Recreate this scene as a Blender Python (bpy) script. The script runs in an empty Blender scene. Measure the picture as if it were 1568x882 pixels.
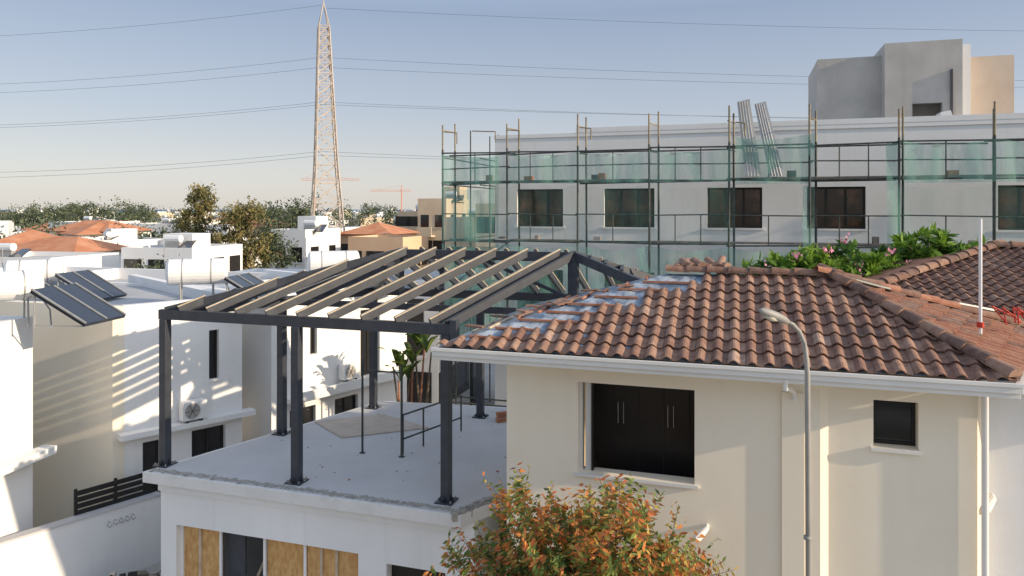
import bpy, bmesh, math, random
import numpy as np
from mathutils import Vector, Matrix
random.seed(7); rng=np.random.default_rng(7)
SC=bpy.context.scene
H=8.5
A0=math.radians(-17.4)
R=random.uniform

# ------------------------------------------------------------------ materials
def mat(name,c,rough=.8,c2=None,scale=3.,bump=0.,bscale=40.,metal=0.,spec=.3,lo=.35,hi=.65,stretch=None,transl=0.,streak=None,sk=.3):
    m=bpy.data.materials.new(name); m.use_nodes=True
    nt=m.node_tree; N=nt.nodes; L=nt.links
    b=N['Principled BSDF']; b.inputs['Roughness'].default_value=rough
    b.inputs['Metallic'].default_value=metal; b.inputs['Specular IOR Level'].default_value=spec
    b.inputs['Base Color'].default_value=(*c,1)
    tc=N.new('ShaderNodeTexCoord'); src=tc.outputs['Object']
    if stretch:
        mp=N.new('ShaderNodeMapping'); mp.inputs['Scale'].default_value=stretch
        L.new(src,mp.inputs['Vector']); src=mp.outputs['Vector']
    if c2:
        n=N.new('ShaderNodeTexNoise'); n.inputs['Scale'].default_value=scale; n.inputs['Detail'].default_value=7
        n.inputs['Roughness'].default_value=.6
        L.new(src,n.inputs['Vector'])
        r=N.new('ShaderNodeValToRGB'); r.color_ramp.elements[0].position=lo; r.color_ramp.elements[1].position=hi
        r.color_ramp.elements[0].color=(*c,1); r.color_ramp.elements[1].color=(*c2,1)
        L.new(n.outputs['Fac'],r.inputs['Fac']); col=r.outputs['Color']
        if streak:
            mp2=N.new('ShaderNodeMapping'); mp2.inputs['Scale'].default_value=(5,5,.35); L.new(tc.outputs['Object'],mp2.inputs['Vector'])
            n3=N.new('ShaderNodeTexNoise'); n3.inputs['Scale'].default_value=1.; n3.inputs['Detail'].default_value=4; L.new(mp2.outputs['Vector'],n3.inputs['Vector'])
            r3=N.new('ShaderNodeMapRange'); r3.inputs['From Min'].default_value=.55; r3.inputs['From Max'].default_value=.85; r3.inputs['To Min'].default_value=0; r3.inputs['To Max'].default_value=sk
            L.new(n3.outputs['Fac'],r3.inputs['Value'])
            mxx=N.new('ShaderNodeMixRGB'); mxx.inputs['Color2'].default_value=(*streak,1); L.new(r3.outputs['Result'],mxx.inputs['Fac']); L.new(col,mxx.inputs['Color1']); col=mxx.outputs['Color']
        L.new(col,b.inputs['Base Color'])
    if bump:
        n2=N.new('ShaderNodeTexNoise'); n2.inputs['Scale'].default_value=bscale; n2.inputs['Detail'].default_value=5
        L.new(src,n2.inputs['Vector'])
        bp=N.new('ShaderNodeBump'); bp.inputs['Strength'].default_value=bump; bp.inputs['Distance'].default_value=.02
        L.new(n2.outputs['Fac'],bp.inputs['Height']); L.new(bp.outputs['Normal'],b.inputs['Normal'])
    if transl:
        t=N.new('ShaderNodeBsdfTranslucent'); t.inputs['Color'].default_value=(*[min(1,x*1.5) for x in c],1)
        mx=N.new('ShaderNodeMixShader'); mx.inputs['Fac'].default_value=transl
        L.new(b.outputs['BSDF'],mx.inputs[1]); L.new(t.outputs['BSDF'],mx.inputs[2])
        L.new(mx.outputs['Shader'],N['Material Output'].inputs['Surface'])
    return m

M_cream=mat('cream_stucco',(.84,.745,.59),.9,(.87,.79,.65),.7,.12,60,streak=(.74,.65,.51),sk=.22)
M_white=mat('white_stucco',(.80,.785,.76),.9,(.85,.84,.82),.6,.12,50,streak=(.68,.66,.62))
M_white2=mat('white_paint_wall',(.76,.75,.735),.9,(.84,.83,.81),.4,.1,30,streak=(.62,.61,.58),sk=.35)
M_beige=mat('beige_wall',(.66,.52,.36),.9,(.72,.60,.44),.5)
M_peach=mat('peach_wall',(.66,.42,.25),.9,(.70,.49,.32),.5)
M_gutter=mat('white_gutter_metal',(.80,.78,.74),.35,(.74,.72,.68),2.,spec=.5)
M_steel=mat('anthracite_steel',(.034,.038,.048),.45,(.05,.055,.068),5.,spec=.5)
M_strip=mat('timber_nailer',(.46,.36,.24),.8,(.60,.50,.37),6.,.2,40)  # timber laths; on the rafter tops this tan imitates sun glare
M_conc=mat('concrete_screed',(.50,.485,.485),.95,(.58,.565,.56),1.1,.25,25,lo=.3,hi=.75,)
M_roofc=mat('roof_screed_grey',(.36,.36,.37),.95,(.50,.50,.50),.5,.2,15)
M_mortar=mat('rough_mortar',(.28,.26,.23),1.,(.45,.43,.39),9.,.9,30)
M_grey=mat('grey_render',(.44,.42,.39),.95,(.53,.505,.47),1.0,.2,30,streak=(.36,.34,.31))
M_slab=mat('slab_edge_paint',(.74,.72,.69),.9,(.60,.58,.54),2.2,.5,22,lo=.45,hi=.85,streak=(.50,.48,.44))
M_osb=mat('osb_board',(.50,.26,.09),.8,(.68,.42,.18),14.,.3,60,stretch=(1,1,.4))
M_black=mat('black_lacquer',(.012,.011,.011),.35,(.018,.016,.016),2.,spec=.5)
M_dark=mat('dark_interior',(.03,.028,.026),.9,(.06,.055,.05),1.5)
M_glass=mat('dark_window_glass',(.02,.02,.022),.08,spec=.5)
M_glass2=mat('window_glass_painted_reflection',(.035,.022,.016),.1,(.16,.075,.045),1.6,spec=.4,lo=.45,hi=.7)  # reddish reflection mottled into the opaque pane colour, no room behind
M_frame=mat('dark_window_frame',(.022,.02,.018),.4)
M_alu=mat('white_window_frame',(.74,.72,.68),.4)
M_memb=mat('roof_membrane',(.10,.15,.22),.30,(.46,.50,.55),4.,1.,5,spec=.6,lo=.4,hi=.62)
M_batten=mat('red_timber_batten',(.34,.13,.075),.85,(.48,.24,.15),6.,.2,50)
M_clay=mat('clay_red',(.33,.14,.085),.85,(.43,.22,.14),5.,.3,30)
TC=[((.19,.098,.068),(.34,.21,.15)),((.155,.08,.058),(.29,.17,.125)),((.24,.13,.088),(.39,.25,.185)),((.115,.065,.052),(.24,.15,.115)),((.27,.16,.115),(.44,.31,.24))]
M_tiles=[mat('roof_tile_%s'%n,a,.85,b,9.,.4,60,lo=.3,hi=.7) for n,(a,b) in zip('abcde',TC)]
M_tank=mat('white_tank_enamel',(.82,.82,.81),.3,(.75,.75,.74),3.,spec=.5)
M_solar=mat('solar_collector',(.02,.025,.04),.12,spec=.7)
M_pipe=mat('galvanised_steel',(.33,.33,.32),.5,(.42,.42,.40),8.,metal=.3)
M_pylon=mat('pylon_paint',(.47,.39,.32),.7,(.60,.53,.46),.4)
M_crane=mat('crane_paint',(.72,.38,.28),.7)
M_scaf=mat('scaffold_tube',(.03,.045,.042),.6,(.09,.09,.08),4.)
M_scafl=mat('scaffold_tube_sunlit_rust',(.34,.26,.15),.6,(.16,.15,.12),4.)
M_plank=mat('scaffold_plank',(.16,.14,.12),.9,(.30,.26,.21),3.)
M_ply=mat('plywood',(.44,.37,.31),.8,(.52,.45,.38),3.)
M_ground=mat('ground_earth',(.24,.21,.16),1.,(.15,.15,.10),.05,.3,2)
M_pave=mat('pavement_concrete',(.38,.36,.33),.95,(.48,.455,.42),.6,.3,20)
M_asph=mat('asphalt',(.05,.05,.052),.9,(.07,.069,.068),1.5,.3,60)
M_sea=mat('sea_water',(.12,.20,.29),.6)
M_line=mat('cable_black',(.10,.10,.11),.6)
M_red=mat('red_hose',(.50,.05,.03),.5)
M_bark=mat('bark',(.13,.09,.06),.95,(.22,.17,.12),8.,.6,20)
M_pole=mat('lamp_pole_grey_paint',(.27,.26,.24),.5,(.34,.33,.31),3.)
M_lens=mat('lamp_lens',(.55,.50,.40),.2)
M_orange=mat('orange_roof_tiles',(.50,.19,.09),.85,(.62,.30,.17),.8,.4,3)
def leafm(n,c,t=.3): return mat(n,c,.6,tuple(x*1.5 for x in c),3.,spec=.25,transl=t)
L_green=[leafm('leaf_green_a',(.085,.13,.03)),leafm('leaf_green_b',(.13,.17,.04)),leafm('leaf_green_c',(.055,.085,.025))]
L_aut=[leafm('leaf_orange',(.46,.175,.05)),leafm('leaf_rust',(.34,.11,.04)),leafm('leaf_yellow',(.38,.27,.065))]
L_far=[leafm('tree_far_a',(.065,.085,.045),0),leafm('tree_far_b',(.105,.12,.065),0),leafm('tree_far_c',(.05,.066,.04),0)]
L_euc=[leafm('eucalyptus_a',(.17,.155,.06)),leafm('eucalyptus_b',(.27,.22,.09)),leafm('eucalyptus_c',(.085,.09,.04))]
L_bush=[leafm('bush_leaf_a',(.15,.25,.03)),leafm('bush_leaf_b',(.09,.17,.025)),leafm('bush_leaf_c',(.04,.09,.02))]
M_pink=leafm('pink_blossom',(.70,.30,.40))

def netmat(name,lo,hi):
    m=bpy.data.materials.new(name); m.use_nodes=True; nt=m.node_tree; N=nt.nodes; L=nt.links
    b=N['Principled BSDF']; b.inputs['Base Color'].default_value=(.22,.44,.36,1); b.inputs['Roughness'].default_value=.85; b.inputs['Specular IOR Level'].default_value=.1
    t=N.new('ShaderNodeBsdfTransparent'); mx=N.new('ShaderNodeMixShader')
    tc=N.new('ShaderNodeTexCoord'); n=N.new('ShaderNodeTexNoise'); n.inputs['Scale'].default_value=.9; n.inputs['Detail'].default_value=6
    mp=N.new('ShaderNodeMapping'); mp.inputs['Scale'].default_value=(3,3,.45)
    L.new(tc.outputs['Object'],mp.inputs['Vector']); L.new(mp.outputs['Vector'],n.inputs['Vector'])
    r=N.new('ShaderNodeMapRange'); r.inputs['From Min'].default_value=.34; r.inputs['From Max'].default_value=.66
    r.inputs['To Min'].default_value=lo; r.inputs['To Max'].default_value=hi
    L.new(n.outputs['Fac'],r.inputs['Value']); L.new(r.outputs['Result'],mx.inputs['Fac'])
    L.new(t.outputs['BSDF'],mx.inputs[1]); L.new(b.outputs['BSDF'],mx.inputs[2])
    L.new(mx.outputs['Shader'],N['Material Output'].inputs['Surface'])
    return m
M_net=netmat('green_scaffold_netting',.18,.58); M_netl=netmat('sparse_scaffold_netting',.03,.16)

# ------------------------------------------------------------------ builders
class Fr:
    def __init__(s,ox,oy,ang=A0):
        s.ox,s.oy=ox,oy; s.u=(math.cos(ang),math.sin(ang)); s.v=(-math.sin(ang),math.cos(ang)); s.ang=ang
    def __call__(s,a,b,z): return Vector((s.ox+a*s.u[0]+b*s.v[0], s.oy+a*s.u[1]+b*s.v[1], z))
def empty(name):
    o=bpy.data.objects.new(name,None); SC.collection.objects.link(o); return o
class MB:
    def __init__(s): s.v=[];s.f=[];s.m=[];s.mats=[]
    def mi(s,m):
        if m not in s.mats: s.mats.append(m)
        return s.mats.index(m)
    def hexa(s,p,m):
        k=len(s.v); s.v+= [tuple(x) for x in p]; i=s.mi(m)
        for f in ((3,2,1,0),(4,5,6,7),(0,1,5,4),(1,2,6,5),(2,3,7,6),(3,0,4,7)):
            s.f.append([k+j for j in f]); s.m.append(i)
    def box(s,fr,a0,a1,b0,b1,z0,z1,m):
        s.hexa([fr(a0,b0,z0),fr(a1,b0,z0),fr(a1,b1,z0),fr(a0,b1,z0),fr(a0,b0,z1),fr(a1,b0,z1),fr(a1,b1,z1),fr(a0,b1,z1)],m)
    def poly(s,pts,m):
        k=len(s.v); s.v+=[tuple(x) for x in pts]; s.f.append(list(range(k,k+len(pts)))); s.m.append(s.mi(m))
    def prism(s,pts,z0,z1,m):
        k=len(s.v); n=len(pts); i=s.mi(m)
        s.v+=[(p[0],p[1],z0) for p in pts]+[(p[0],p[1],z1) for p in pts]
        s.f.append([k+j for j in range(n)][::-1]); s.m.append(i); s.f.append([k+n+j for j in range(n)]); s.m.append(i)
        for j in range(n):
            q=(j+1)%n; s.f.append([k+j,k+q,k+n+q,k+n+j]); s.m.append(i)
    def beam(s,p0,p1,w,h,m,off=0.):
        p0=Vector(p0);p1=Vector(p1); d=(p1-p0).normalized(); sd=d.cross(Vector((0,0,1)))
        if sd.length<1e-3: sd=Vector((1,0,0))
        sd.normalize(); up=sd.cross(d).normalized()
        q=[]
        for P in (p0,p1):
            q.append([P+sd*w/2+up*(off-h/2),P-sd*w/2+up*(off-h/2),P-sd*w/2+up*(off+h/2),P+sd*w/2+up*(off+h/2)])
        s.hexa(q[0]+q[1],m)
    def path(s,pts,rad,m,n=8):
        pts=[Vector(p) for p in pts]; k=len(s.v); i=s.mi(m)
        if not hasattr(rad,'__len__'): rad=[rad]*len(pts)
        for j,p in enumerate(pts):
            d=(pts[min(j+1,len(pts)-1)]-pts[max(j-1,0)]).normalized()
            a=d.cross(Vector((0,0,1))) if abs(d.z)<.95 else d.cross(Vector((1,0,0)))
            a.normalize(); b=d.cross(a)
            for t in range(n):
                th=2*math.pi*t/n; s.v.append(tuple(p+(a*math.cos(th)+b*math.sin(th))*rad[j]))
        for j in range(len(pts)-1):
            for t in range(n):
                q=(t+1)%n; s.f.append([k+j*n+t,k+j*n+q,k+(j+1)*n+q,k+(j+1)*n+t]); s.m.append(i)
        s.f.append([k+t for t in range(n)]); s.m.append(i)
        e=k+(len(pts)-1)*n; s.f.append([e+t for t in range(n)]); s.m.append(i)
    def tube(s,p0,p1,r,m,n=6): s.path([p0,p1],r,m,n)
    def wall(s,fr,a0,a1,b0,b1,z0,z1,ops,m):
        xs=sorted({a0,a1,*[o[0] for o in ops],*[o[1] for o in ops]}); zs=sorted({z0,z1,*[o[2] for o in ops],*[o[3] for o in ops]})
        for i in range(len(xs)-1):
            run=None
            for j in range(len(zs)-1):
                cx=(xs[i]+xs[i+1])/2; cz=(zs[j]+zs[j+1])/2
                solid=not any(o[0]<cx<o[1] and o[2]<cz<o[3] for o in ops)
                if solid:
                    if run is None: run=zs[j]
                if (not solid) and run is not None:
                    s.box(fr,xs[i],xs[i+1],b0,b1,run,zs[j],m); run=None
            if run is not None: s.box(fr,xs[i],xs[i+1],b0,b1,run,z1,m)
    def window(s,fr,a0,a1,z0,z1,b,n=2,fm=None,gm=None,fw=.06):
        fm=fm or M_frame; gm=gm or M_glass
        s.box(fr,a0+fw,a1-fw,b+.02,b+.03,z0+fw,z1-fw,gm)
        s.box(fr,a0,a0+fw,b,b+.06,z0,z1,fm); s.box(fr,a1-fw,a1,b,b+.06,z0,z1,fm)
        s.box(fr,a0+fw,a1-fw,b,b+.06,z0,z0+fw,fm); s.box(fr,a0+fw,a1-fw,b,b+.06,z1-fw,z1,fm)
        for i in range(1,n):
            c=a0+(a1-a0)*i/n; s.box(fr,c-fw*.5,c+fw*.5,b-.005,b+.055,z0+fw,z1-fw,fm)
    def build(s,name,parent=None,smooth=False,bevel=0.,recalc=True):
        me=bpy.data.meshes.new(name); me.from_pydata(s.v,[],s.f)
        for m in s.mats: me.materials.append(m)
        me.polygons.foreach_set('material_index',s.m)
        if recalc:
            bm=bmesh.new(); bm.from_mesh(me); bmesh.ops.recalc_face_normals(bm,faces=bm.faces); bm.to_mesh(me); bm.free()
        if smooth: me.polygons.foreach_set('use_smooth',[True]*len(me.polygons))
        me.update(); o=bpy.data.objects.new(name,me); SC.collection.objects.link(o)
        if parent: o.parent=parent
        if bevel:
            b=o.modifiers.new('bevel','BEVEL'); b.width=bevel; b.segments=2; b.limit_method='ANGLE'
        return o

def leafarr(C,Ls,Ws,droop=0.,D=None):
    n=len(C); a=rng.normal(size=(n,3)) if D is None else D+rng.normal(size=(n,3))*.35
    a[:,2]-=droop; a/=np.linalg.norm(a,axis=1)[:,None]
    b=np.cross(a,rng.normal(size=(n,3))); b/=np.linalg.norm(b,axis=1)[:,None]
    Ls=(Ls*rng.uniform(.7,1.3,n))[:,None]; Ws=(Ws*rng.uniform(.7,1.3,n))[:,None]
    V=np.stack([C,C+a*Ls*.45+b*Ws*.5,C+a*Ls,C+a*Ls*.45-b*Ws*.5],1).reshape(-1,3)
    return V
def leafobj(name,V,mi,mats,parent=None):
    n=len(V)//4; F=np.arange(n*4).reshape(n,4)
    me=bpy.data.meshes.new(name); me.from_pydata(V.tolist(),[],F.tolist())
    for m in mats: me.materials.append(m)
    me.polygons.foreach_set('material_index',np.asarray(mi,dtype=np.int32)); me.update()
    o=bpy.data.objects.new(name,me); SC.collection.objects.link(o)
    if parent: o.parent=parent
    return o
def crown(c,r,K,n,sig,L,W,nm=3,shell=.55,droop=.3):
    d=rng.normal(size=(K,3)); d/=np.linalg.norm(d,axis=1)[:,None]
    rad=rng.uniform(shell,1.05,K)[:,None]
    P=np.array(c)+d*rad*np.array(r)
    C=np.repeat(P,n,0)+rng.normal(size=(K*n,3))*sig*np.repeat(rng.uniform(.5,1.3,K),n)[:,None]
    mi=np.repeat(rng.integers(0,nm,K),n); sw=rng.random(K*n)<.3; mi[sw]=rng.integers(0,nm,sw.sum())
    return leafarr(C,L,W,droop),mi,P
def tree(name,x,y,h,blobs,mats,K=60,n=40,sig=.3,L=.3,W=.12,z0=0.,tr=.16):
    e=empty(name); Vs=[];Ms=[]; mb=MB()
    zc=min(b[2] for b in blobs)
    mb.path([(x,y,z0),(x+.1,y,z0+(zc-z0)*.5),(x,y+.05,zc)],[tr,tr*.75,tr*.5],M_bark,8)
    for b in blobs:
        V,mi,P=crown(b[:3],b[3:6],K,n,sig,L,W,len(mats)); Vs.append(V);Ms.append(mi)
        for p in P[::max(1,len(P)//7)]:
            mid=(Vector((x,y,zc))+Vector(p))/2+Vector((0,0,-.15))
            mb.path([(x,y,zc-.1),mid,tuple(p)],[tr*.4,tr*.22,tr*.08],M_bark,5)
    mb.build('trunk_and_limbs',e); leafobj('foliage',np.concatenate(Vs),np.concatenate(Ms),mats,e)
    return e

# ------------------------------------------------------------------ world, sun, camera
AZ=math.radians(-22.5); az=(math.cos(AZ),math.sin(AZ)); EL=math.radians(18)
w=bpy.data.worlds.new('World'); SC.world=w; w.use_nodes=True
nt=w.node_tree; WL=nt.links; bg=nt.nodes['Background']; sky=nt.nodes.new('ShaderNodeTexSky'); sky.sky_type='NISHITA'
sky.sun_disc=False; sky.sun_elevation=EL; sky.sun_rotation=math.atan2(az[0],az[1]); sky.air_density=1.0; sky.dust_density=.7; sky.ozone_density=1.0
hs=nt.nodes.new('ShaderNodeHueSaturation'); hs.inputs['Saturation'].default_value=.62; hs.inputs['Value'].default_value=2.35
WL.new(sky.outputs['Color'],hs.inputs['Color'])
tc=nt.nodes.new('ShaderNodeTexCoord'); sx=nt.nodes.new('ShaderNodeSeparateXYZ'); WL.new(tc.outputs['Generated'],sx.inputs['Vector'])
rp=nt.nodes.new('ShaderNodeValToRGB'); cr=rp.color_ramp
cr.elements[0].position=0; cr.elements[0].color=(.62,.585,.555,1)
cr.elements[1].position=1; cr.elements[1].color=(.24,.34,.54,1)
for p_,c_ in ((.045,(.58,.575,.58,1)),(.13,(.42,.475,.57,1)),(.28,(.25,.33,.485,1))):
    e_=cr.elements.new(p_); e_.color=c_
WL.new(sx.outputs['Z'],rp.inputs['Fac'])
vs=nt.nodes.new('ShaderNodeVectorMath'); vs.operation='SCALE'; vs.inputs['Scale'].default_value=6.5; WL.new(rp.outputs['Color'],vs.inputs[0])
mr=nt.nodes.new('ShaderNodeMapRange'); mr.inputs['From Min'].default_value=.26; mr.inputs['From Max'].default_value=.52; mr.inputs['To Min'].default_value=.90; mr.inputs['To Max'].default_value=.05
WL.new(sx.outputs['Z'],mr.inputs['Value'])
mx=nt.nodes.new('ShaderNodeMixRGB'); WL.new(mr.outputs['Result'],mx.inputs['Fac']); WL.new(hs.outputs['Color'],mx.inputs['Color1']); WL.new(vs.outputs['Vector'],mx.inputs['Color2'])
WL.new(mx.outputs['Color'],bg.inputs['Color']); bg.inputs['Strength'].default_value=.15
sl=bpy.data.lights.new('sun','SUN'); sl.energy=5.0; sl.angle=math.radians(.5); sl.color=(1,.82,.59)
so=bpy.data.objects.new('sun',sl); SC.collection.objects.link(so)
so.rotation_mode='QUATERNION'; so.rotation_quaternion=Vector((az[0]*math.cos(EL),az[1]*math.cos(EL),math.sin(EL))).to_track_quat('Z','Y')
cd=bpy.data.cameras.new('camera'); cam=bpy.data.objects.new('camera',cd); SC.collection.objects.link(cam)
cam.location=(0,0,H); cam.rotation_euler=(math.radians(90),0,0); cd.lens=36*1108/1568; cd.shift_y=-.0772; cd.clip_end=20000; cd.clip_start=.1
SC.camera=cam
SC.view_settings.view_transform='Standard'; SC.view_settings.look='None'; SC.view_settings.exposure=0

# ------------------------------------------------------------------ ground
mb=MB(); mb.poly([(-9000,-500,0),(9000,-500,0),(9000,9000,0),(-9000,9000,0)],M_ground); mb.build('ground')
mb=MB(); mb.poly([(-9000,850,.3),(9000,850,.3),(9000,9000,.3),(-9000,9000,.3)],M_sea); mb.build('sea')
mb=MB(); mb.poly([(-40,9.8,.004),(40,-14,.004),(60,60,.004),(-40,60,.004)],M_pave); mb.build('pavement')
mb=MB(); fr=Fr(-40,0); mb.box(fr,0,90,-6,1.5,-.1,.012,M_asph); mb.build('road')
mb=MB(); mb.box(fr,0,90,1.5,1.7,-.1,.13,M_pave); mb.box(fr,0,90,1.7,3.6,-.1,.12,M_pave); mb.build('kerb_and_sidewalk')

# ------------------------------------------------------------------ tiles
def tile_field(name,O,sd,ud,S,D,clips,parent,skip=None,cw=.235,ex=.305,s0=0.,mats=M_tiles):
    O=Vector(O); sd=Vector(sd).normalized(); ud=Vector(ud).normalized(); n=sd.cross(ud).normalized()
    if n.z<0: n=-n
    mb=MB(); xs=[k/8 for k in range(9)]
    for j in range(int(D/ex)+1):
        for i in range(int(s0/cw),int(S/cw)+1):
            if skip and skip((i+.5)*cw,(j+.5)*ex): continue
            m=mb.mi(mats[min(len(mats)-1,int(abs(random.gauss(0,1.7))))]) 
            lift=R(-.005,.010); sk=R(-.008,.008); t0=j*ex-.03+R(-.010,.010); t1=(j+1)*ex+.05
            k=len(mb.v)
            for (t,b) in ((t0,.040+lift),(t1,.0)):
                for x in xs:
                    h=.050*math.sin(math.pi*x/.62) if x<.62 else -.008*math.sin(math.pi*(x-.62)/.38)
                    mb.v.append(tuple(O+sd*((i+x)*cw+(sk if t==t0 else 0))+ud*t+n*(h+b)))
            for x in xs:
                h=.050*math.sin(math.pi*x/.62) if x<.62 else -.008*math.sin(math.pi*(x-.62)/.38)
                mb.v.append(tuple(O+sd*((i+x)*cw+sk)+ud*(t0+.004)+n*(h+.018+lift)))
            for q in range(8):
                mb.f.append([k+q,k+q+1,k+9+q+1,k+9+q]); mb.m.append(m)
                mb.f.append([k+18+q,k+18+q+1,k+q+1,k+q]); mb.m.append(m)
    o=mb.build(name,parent,recalc=False)
    bm=bmesh.new(); bm.from_mesh(o.data)
    for (p,nn) in clips:
        bmesh.ops.bisect_plane(bm,geom=bm.verts[:]+bm.edges[:]+bm.faces[:],plane_co=Vector(p),plane_no=Vector(nn),clear_outer=True)
    bm.to_mesh(o.data); bm.free(); return o
def caps(mb,p0,p1,r=.11,L=.36,mats=None,skip=0.):
    p0=Vector(p0);p1=Vector(p1); d=(p1-p0); n=int(d.length/L); d.normalize(); sd=d.cross(Vector((0,0,1))).normalized(); up=sd.cross(d)
    for i in range(n+1):
        if random.random()<skip: continue
        m=mb.mi(random.choice(mats or M_tiles[:4])); k=len(mb.v); a=p0+d*(i*L); b=a+d*(L+.06)
        jit=sd*R(-.012,.012)
        for (P,rr,off) in ((a,r*1.12,.02),(b,r*.92,0)):
            for t in range(9):
                th=math.pi*(t/8*1.1-.05); mb.v.append(tuple(P+jit+sd*math.cos(th)*rr+up*(math.sin(th)*rr*.85+off)))
        for t in range(8): mb.f.append([k+t,k+t+1,k+9+t+1,k+9+t]); mb.m.append(m)
        mb.f.append([k+t for t in range(9)]); mb.m.append(m)

# ------------------------------------------------------------------ cream house (right)
FH=Fr(-.086,11.78)
house=empty('cream_house')
mb=MB()
WIN=(1.18,2.97,4.35,5.77)
mb.wall(FH,0,4.72,0,.28,0,6.14,[WIN,(1.0,3.2,.9,2.3)],M_cream)
mb.box(FH,0,.28,.28,4.3,0,6.14,M_cream); mb.box(FH,0,6.7,4.3,4.55,0,6.14,M_cream)
mb.prism([FH(4.72,0,0)[:2],FH(4.84,.13,0)[:2],FH(4.84,.38,0)[:2],FH(4.72,.28,0)[:2]],0,6.14,M_cream)
W2=(5.43,6.0,5.13,5.79)
mb.wall(FH,4.84,6.72,.13,.38,0,6.14,[W2],M_cream)
mb.prism([FH(6.72,.13,0)[:2],FH(6.84,.3,0)[:2],FH(6.84,.7,0)[:2],FH(6.72,.38,0)[:2]],0,6.14,M_cream)
mb.box(FH,6.84,10.5,.45,.7,0,6.1,M_white)
mb.box(FH,4.2,4.5,-.045,-.002,0,5.85,M_cream)
mb.build('walls',house)
mb=MB()
a0,a1,z0,z1=WIN
mb.box(FH,a0-.05,a1+.06,-.05,.27,z0-.05,z0-.002,M_alu)
mb.box(FH,a0+.002,a0+.05,.10,.26,z0,z1,M_alu)
mb.box(FH,a0+.09,a0+.19,.16,.22,z0,z1,M_alu); mb.box(FH,a0+.19,a0+.22,.12,.25,z0,z1,M_frame)
mb.box(FH,a0,a1,.8,.84,3.2,6.1,M_black)
for x in (1.62,2.02,2.43,2.84): mb.box(FH,x,x+.012,.785,.80,3.2,6.1,M_dark)
for x in (1.69,1.78,2.50,2.59): mb.box(FH,x,x+.010,.76,.785,4.95,5.3,M_pipe)
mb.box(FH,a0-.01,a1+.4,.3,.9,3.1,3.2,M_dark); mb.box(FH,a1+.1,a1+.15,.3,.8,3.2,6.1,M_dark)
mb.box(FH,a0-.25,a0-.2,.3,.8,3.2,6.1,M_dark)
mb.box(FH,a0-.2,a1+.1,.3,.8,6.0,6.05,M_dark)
mb.box(FH,W2[0]-.04,W2[1]+.03,.06,.36,W2[2]-.05,W2[2]-.002,M_alu)
mb.window(FH,W2[0],W2[1],W2[2],W2[3],.30,1,fw=.05)
mb.box(FH,1.0,3.2,.2,.24,.9,2.3,M_glass)
mb.build('windows',house)
EZ=6.30; E=Fr(-1.19,11.6); uu=Vector((E.u[0],E.u[1],0)); vv=Vector((E.v[0],E.v[1],0)); RZ=7.33
Lr=E(3.35,2.6,RZ); Rr=E(6.11,2.6,RZ); E0=E(0,0,EZ); E1=E(7.97,0,EZ); Q=Vector((9.0,12.5,6.36))
Bk=E(0,5.2,EZ)
def vplane(p,q,inside):
    d=(q-p); nn=Vector((d.y,-d.x,0)).normalized()
    if (inside-p).dot(nn)>0: nn=-nn
    return (p,nn)
mid=E(4.5,1.0,EZ)
ud=Lr-E(3.35,0,EZ); 
def skipf(s,t):
    x=s-(t/2.84*3.35); r_=int(t/.305); return x<.22+[.0,.15,.5,.75,.45,.8,.6,.95,.7,.5][r_%10] and t>.3
tile_field('roof_tiles_front',E0,uu,ud,8.0,2.9,[vplane(E0,Lr,mid),vplane(E1,Rr,mid),(Lr,vv)],house,skip=skipf)
nR=(E1-Q).cross(Rr-Q); sR=(Q-E1).normalized(); nR.normalize()
if nR.z<0: nR=-nR
upR=nR.cross(sR); 
if upR.z<0: upR=-upR
Dr=(Rr-E1).dot(upR)
insR=(E1+Q+Rr)/3
tile_field('roof_tiles_side',E1,sR,upR,(Q-E1).length,Dr,[vplane(E1,Rr,insR),vplane(Q,Rr,insR)],house,mats=[M_clay,M_tiles[2],M_clay,M_tiles[0]])
mb=MB()
def sheet(mb,A,B,C,m,n=16,amp=.02):
    idx={}
    for i in range(n+1):
        for j in range(n+1-i):
            p=A+(B-A)*(i/n)+(C-A)*(j/n); edge=(i==0 or j==0 or i+j==n)
            p=p+Vector((0,0,0 if edge else R(-amp,amp))); idx[(i,j)]=len(mb.v); mb.v.append(tuple(p))
    mi=mb.mi(m)
    for i in range(n):
        for j in range(n-i):
            mb.f.append([idx[(i,j)],idx[(i+1,j)],idx[(i,j+1)]]); mb.m.append(mi)
            if i+j<n-1: mb.f.append([idx[(i+1,j)],idx[(i+1,j+1)],idx[(i,j+1)]]); mb.m.append(mi)
sheet(mb,E0,E(3.35,0,EZ),Lr,M_memb,22,.016); sheet(mb,E0,Lr,Bk,M_memb,20,.02)
mb.poly([E(3.35,0,EZ),E1,Rr,Lr],M_memb); mb.poly([E1,Q,Rr],M_clay); mb.poly([Bk,Lr,Rr,Q,E(9,5.2,EZ)],M_memb)
mb.build('roof_underlay',house)
mb=MB()
caps(mb,Lr+Vector((0,0,.05)),Rr+Vector((0,0,.05)),.10); caps(mb,E1+Vector((0,0,.06)),Rr+Vector((0,0,.06)),.11)
caps(mb,Q+Vector((0,0,.06)),Rr+Vector((0,0,.06)),.10,mats=[M_clay]+M_tiles[:2]); 
mb.build('ridge_caps',house,smooth=False)
mb=MB()
for k in range(1,10):
    f=k/10; p=E0.lerp(Lr,f); q=Bk.lerp(Lr,f); g=R(.25,.9); mb.beam(p.lerp(q,R(0,.1))+Vector((0,0,.03)),p.lerp(q,g)+Vector((0,0,.03)),.04,.03,random.choice([M_batten,M_strip,M_batten]))
n1=(uu.cross(ud)).normalized()
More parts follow.
